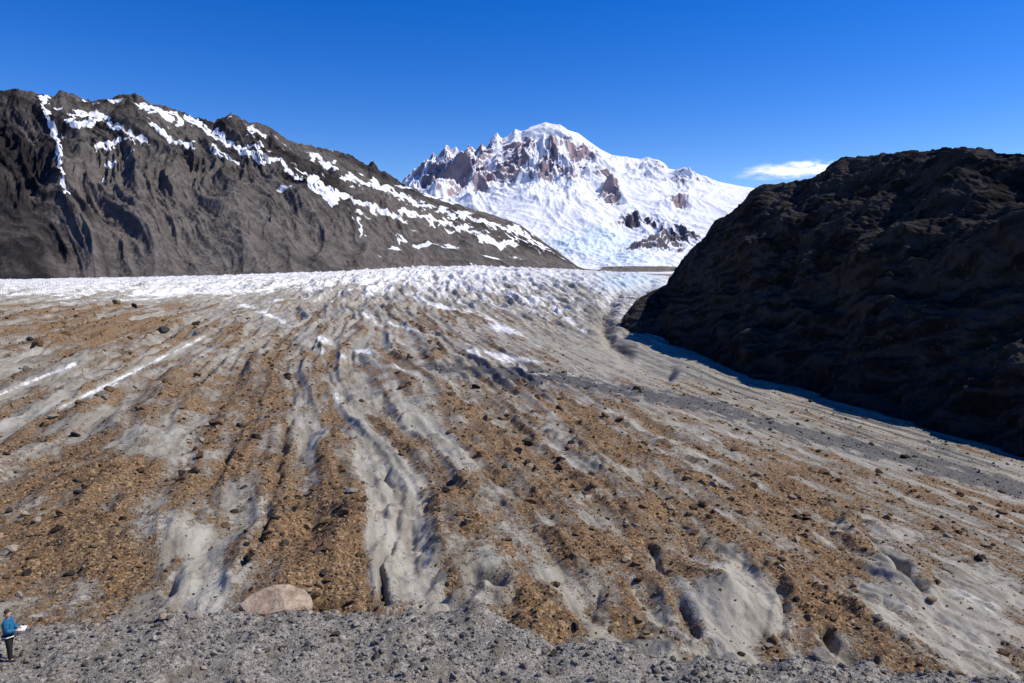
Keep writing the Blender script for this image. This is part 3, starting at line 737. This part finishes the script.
skinned('jacket_hem', {'a': ((-.22, .0, .89), .022), 'b': ((-.14, .17, .89), .022), 'c': ((.14, .17, .89), .022), 'd': ((.22, 0, .89), .022), 'e': ((.14, -.17, .89), .022), 'f': ((-.14, -.17, .89), .022)},
        [('a', 'b'), ('b', 'c'), ('c', 'd'), ('d', 'e'), ('e', 'f'), ('f', 'a')], 'a', WH, 2, person)
person.location = (wx, wy, wz - .01); person.rotation_euler = (0, 0, math.radians(-70))
bm = bmesh.new(); gr = []
for i in range(9):
    rw = []
    for j in range(7):
        a = -.16 + i * .04; rw.append(bm.verts.new((a, .29 + j * .035, 1.065 + .012 * math.cos(i * math.pi) - .02 * j * .2)))
    gr.append(rw)
for i in range(8):
    for j in range(6): bm.faces.new((gr[i][j], gr[i + 1][j], gr[i + 1][j + 1], gr[i][j + 1]))
me = bpy.data.meshes.new('paper_map'); bm.to_mesh(me); bm.free()
pm = add_obj('paper_map', me, WH, label='white folded sheet held at waist by person in blue', category='map')
sdm = pm.modifiers.new('t', 'SOLIDIFY'); sdm.thickness = .004
pm.location = person.location; pm.rotation_euler = person.rotation_euler

# ------------------------------------------------------------ CLOUD
def cloud(name, pxx, pyy, D, wpx, hpx, dens, label):
    t, e = ang(pxx, pyy); t, e = float(t), float(e)
    W = wpx / F * D / 2; Hh = hpx / F * D / 2
    u = np.linspace(-1, 1, 90); v = np.linspace(-1, 1, 24); U, V = np.meshgrid(u, v)
    Xc = U * W; Zc = V * Hh + U * Hh * .35; Yc = (U ** 2) * W * .3 + V * W * .25
    me = raw_mesh(name, np.stack([Xc.ravel(), Yc.ravel(), Zc.ravel()], 1), grid_faces(24, 90), dict(fu=U, fv=V))
    m = NT(name + '_vapour')
    n = m.noise(1, 7, .6, co=m.map((3.2 / W, 3.2 / W, 1.6 / Hh)))
    fu, fv = m.attr('fu'), m.attr('fv')
    r = m.math('ADD', m.math('MULTIPLY', fu, fu), m.math('MULTIPLY', fv, fv))
    al = m.math('MULTIPLY', m.rng(r, .05, 1., 1., 0.), m.rng(m.math('SUBTRACT', n, m.math('MULTIPLY', r, .2)), .22, .62))
    al = m.math('MULTIPLY', al, dens, True)
    d = m.t.nodes.new('ShaderNodeBsdfDiffuse'); d.inputs[0].default_value = (.95, .95, .95, 1)
    tr = m.t.nodes.new('ShaderNodeBsdfTranslucent'); tr.inputs[0].default_value = (.95, .95, .95, 1)
    ad = m.t.nodes.new('ShaderNodeAddShader'); tp = m.t.nodes.new('ShaderNodeBsdfTransparent'); mx_ = m.t.nodes.new('ShaderNodeMixShader')
    m.link(d.outputs[0], ad.inputs[0]); m.link(tr.outputs[0], ad.inputs[1])
    m.link(al, mx_.inputs[0]); m.link(tp.outputs[0], mx_.inputs[1]); m.link(ad.outputs[0], mx_.inputs[2]); m.link(mx_.outputs[0], m.out.inputs[0])
    ob = add_obj(name, me, m.m, label=label, category='cloud', kind='structure')
    ob.location = (t * D, D, CAMH + e * D)
cloud('cloud', 802, 169, 16000, 140, 26, 1.25, 'thin white wisp of cloud in blue sky')

# ------------------------------------------------------------ LIGHT, SKY, CAMERA
EL, AZ = math.radians(49), math.radians(84)
sd = Vector((math.sin(AZ) * math.cos(EL), math.cos(AZ) * math.cos(EL), math.sin(EL)))
L = bpy.data.lights.new('sun', 'SUN'); L.energy = 4.8; L.angle = math.radians(.5); L.color = (1, .955, .88)
lo = bpy.data.objects.new('sun', L); scene.collection.objects.link(lo); lo.rotation_euler = sd.to_track_quat('Z', 'Y').to_euler()
w = bpy.data.worlds.new('World'); scene.world = w; w.use_nodes = True
nt = w.node_tree; nt.nodes.clear()
sk = nt.nodes.new('ShaderNodeTexSky'); sk.sky_type = 'NISHITA'; sk.sun_disc = False; sk.sun_elevation = EL; sk.sun_rotation = AZ
sk.altitude = 1300; sk.air_density = 1.0; sk.dust_density = .2; sk.ozone_density = 4
bg = nt.nodes.new('ShaderNodeBackground'); bg.inputs[1].default_value = .15
hs = nt.nodes.new('ShaderNodeHueSaturation'); hs.inputs['Saturation'].default_value = 1.40; hs.inputs['Hue'].default_value = .519
ow = nt.nodes.new('ShaderNodeOutputWorld')
nt.links.new(sk.outputs[0], hs.inputs['Color']); nt.links.new(hs.outputs[0], bg.inputs[0]); nt.links.new(bg.outputs[0], ow.inputs[0])
cam = bpy.data.cameras.new('camera'); cam.sensor_width = 36; cam.lens = F / 1024 * 36; cam.clip_start = .5; cam.clip_end = 80000
co = bpy.data.objects.new('camera', cam); scene.collection.objects.link(co)
co.location = (0, 0, CAMH); co.rotation_euler = (math.pi / 2 - PITCH, 0, 0)
scene.camera = co
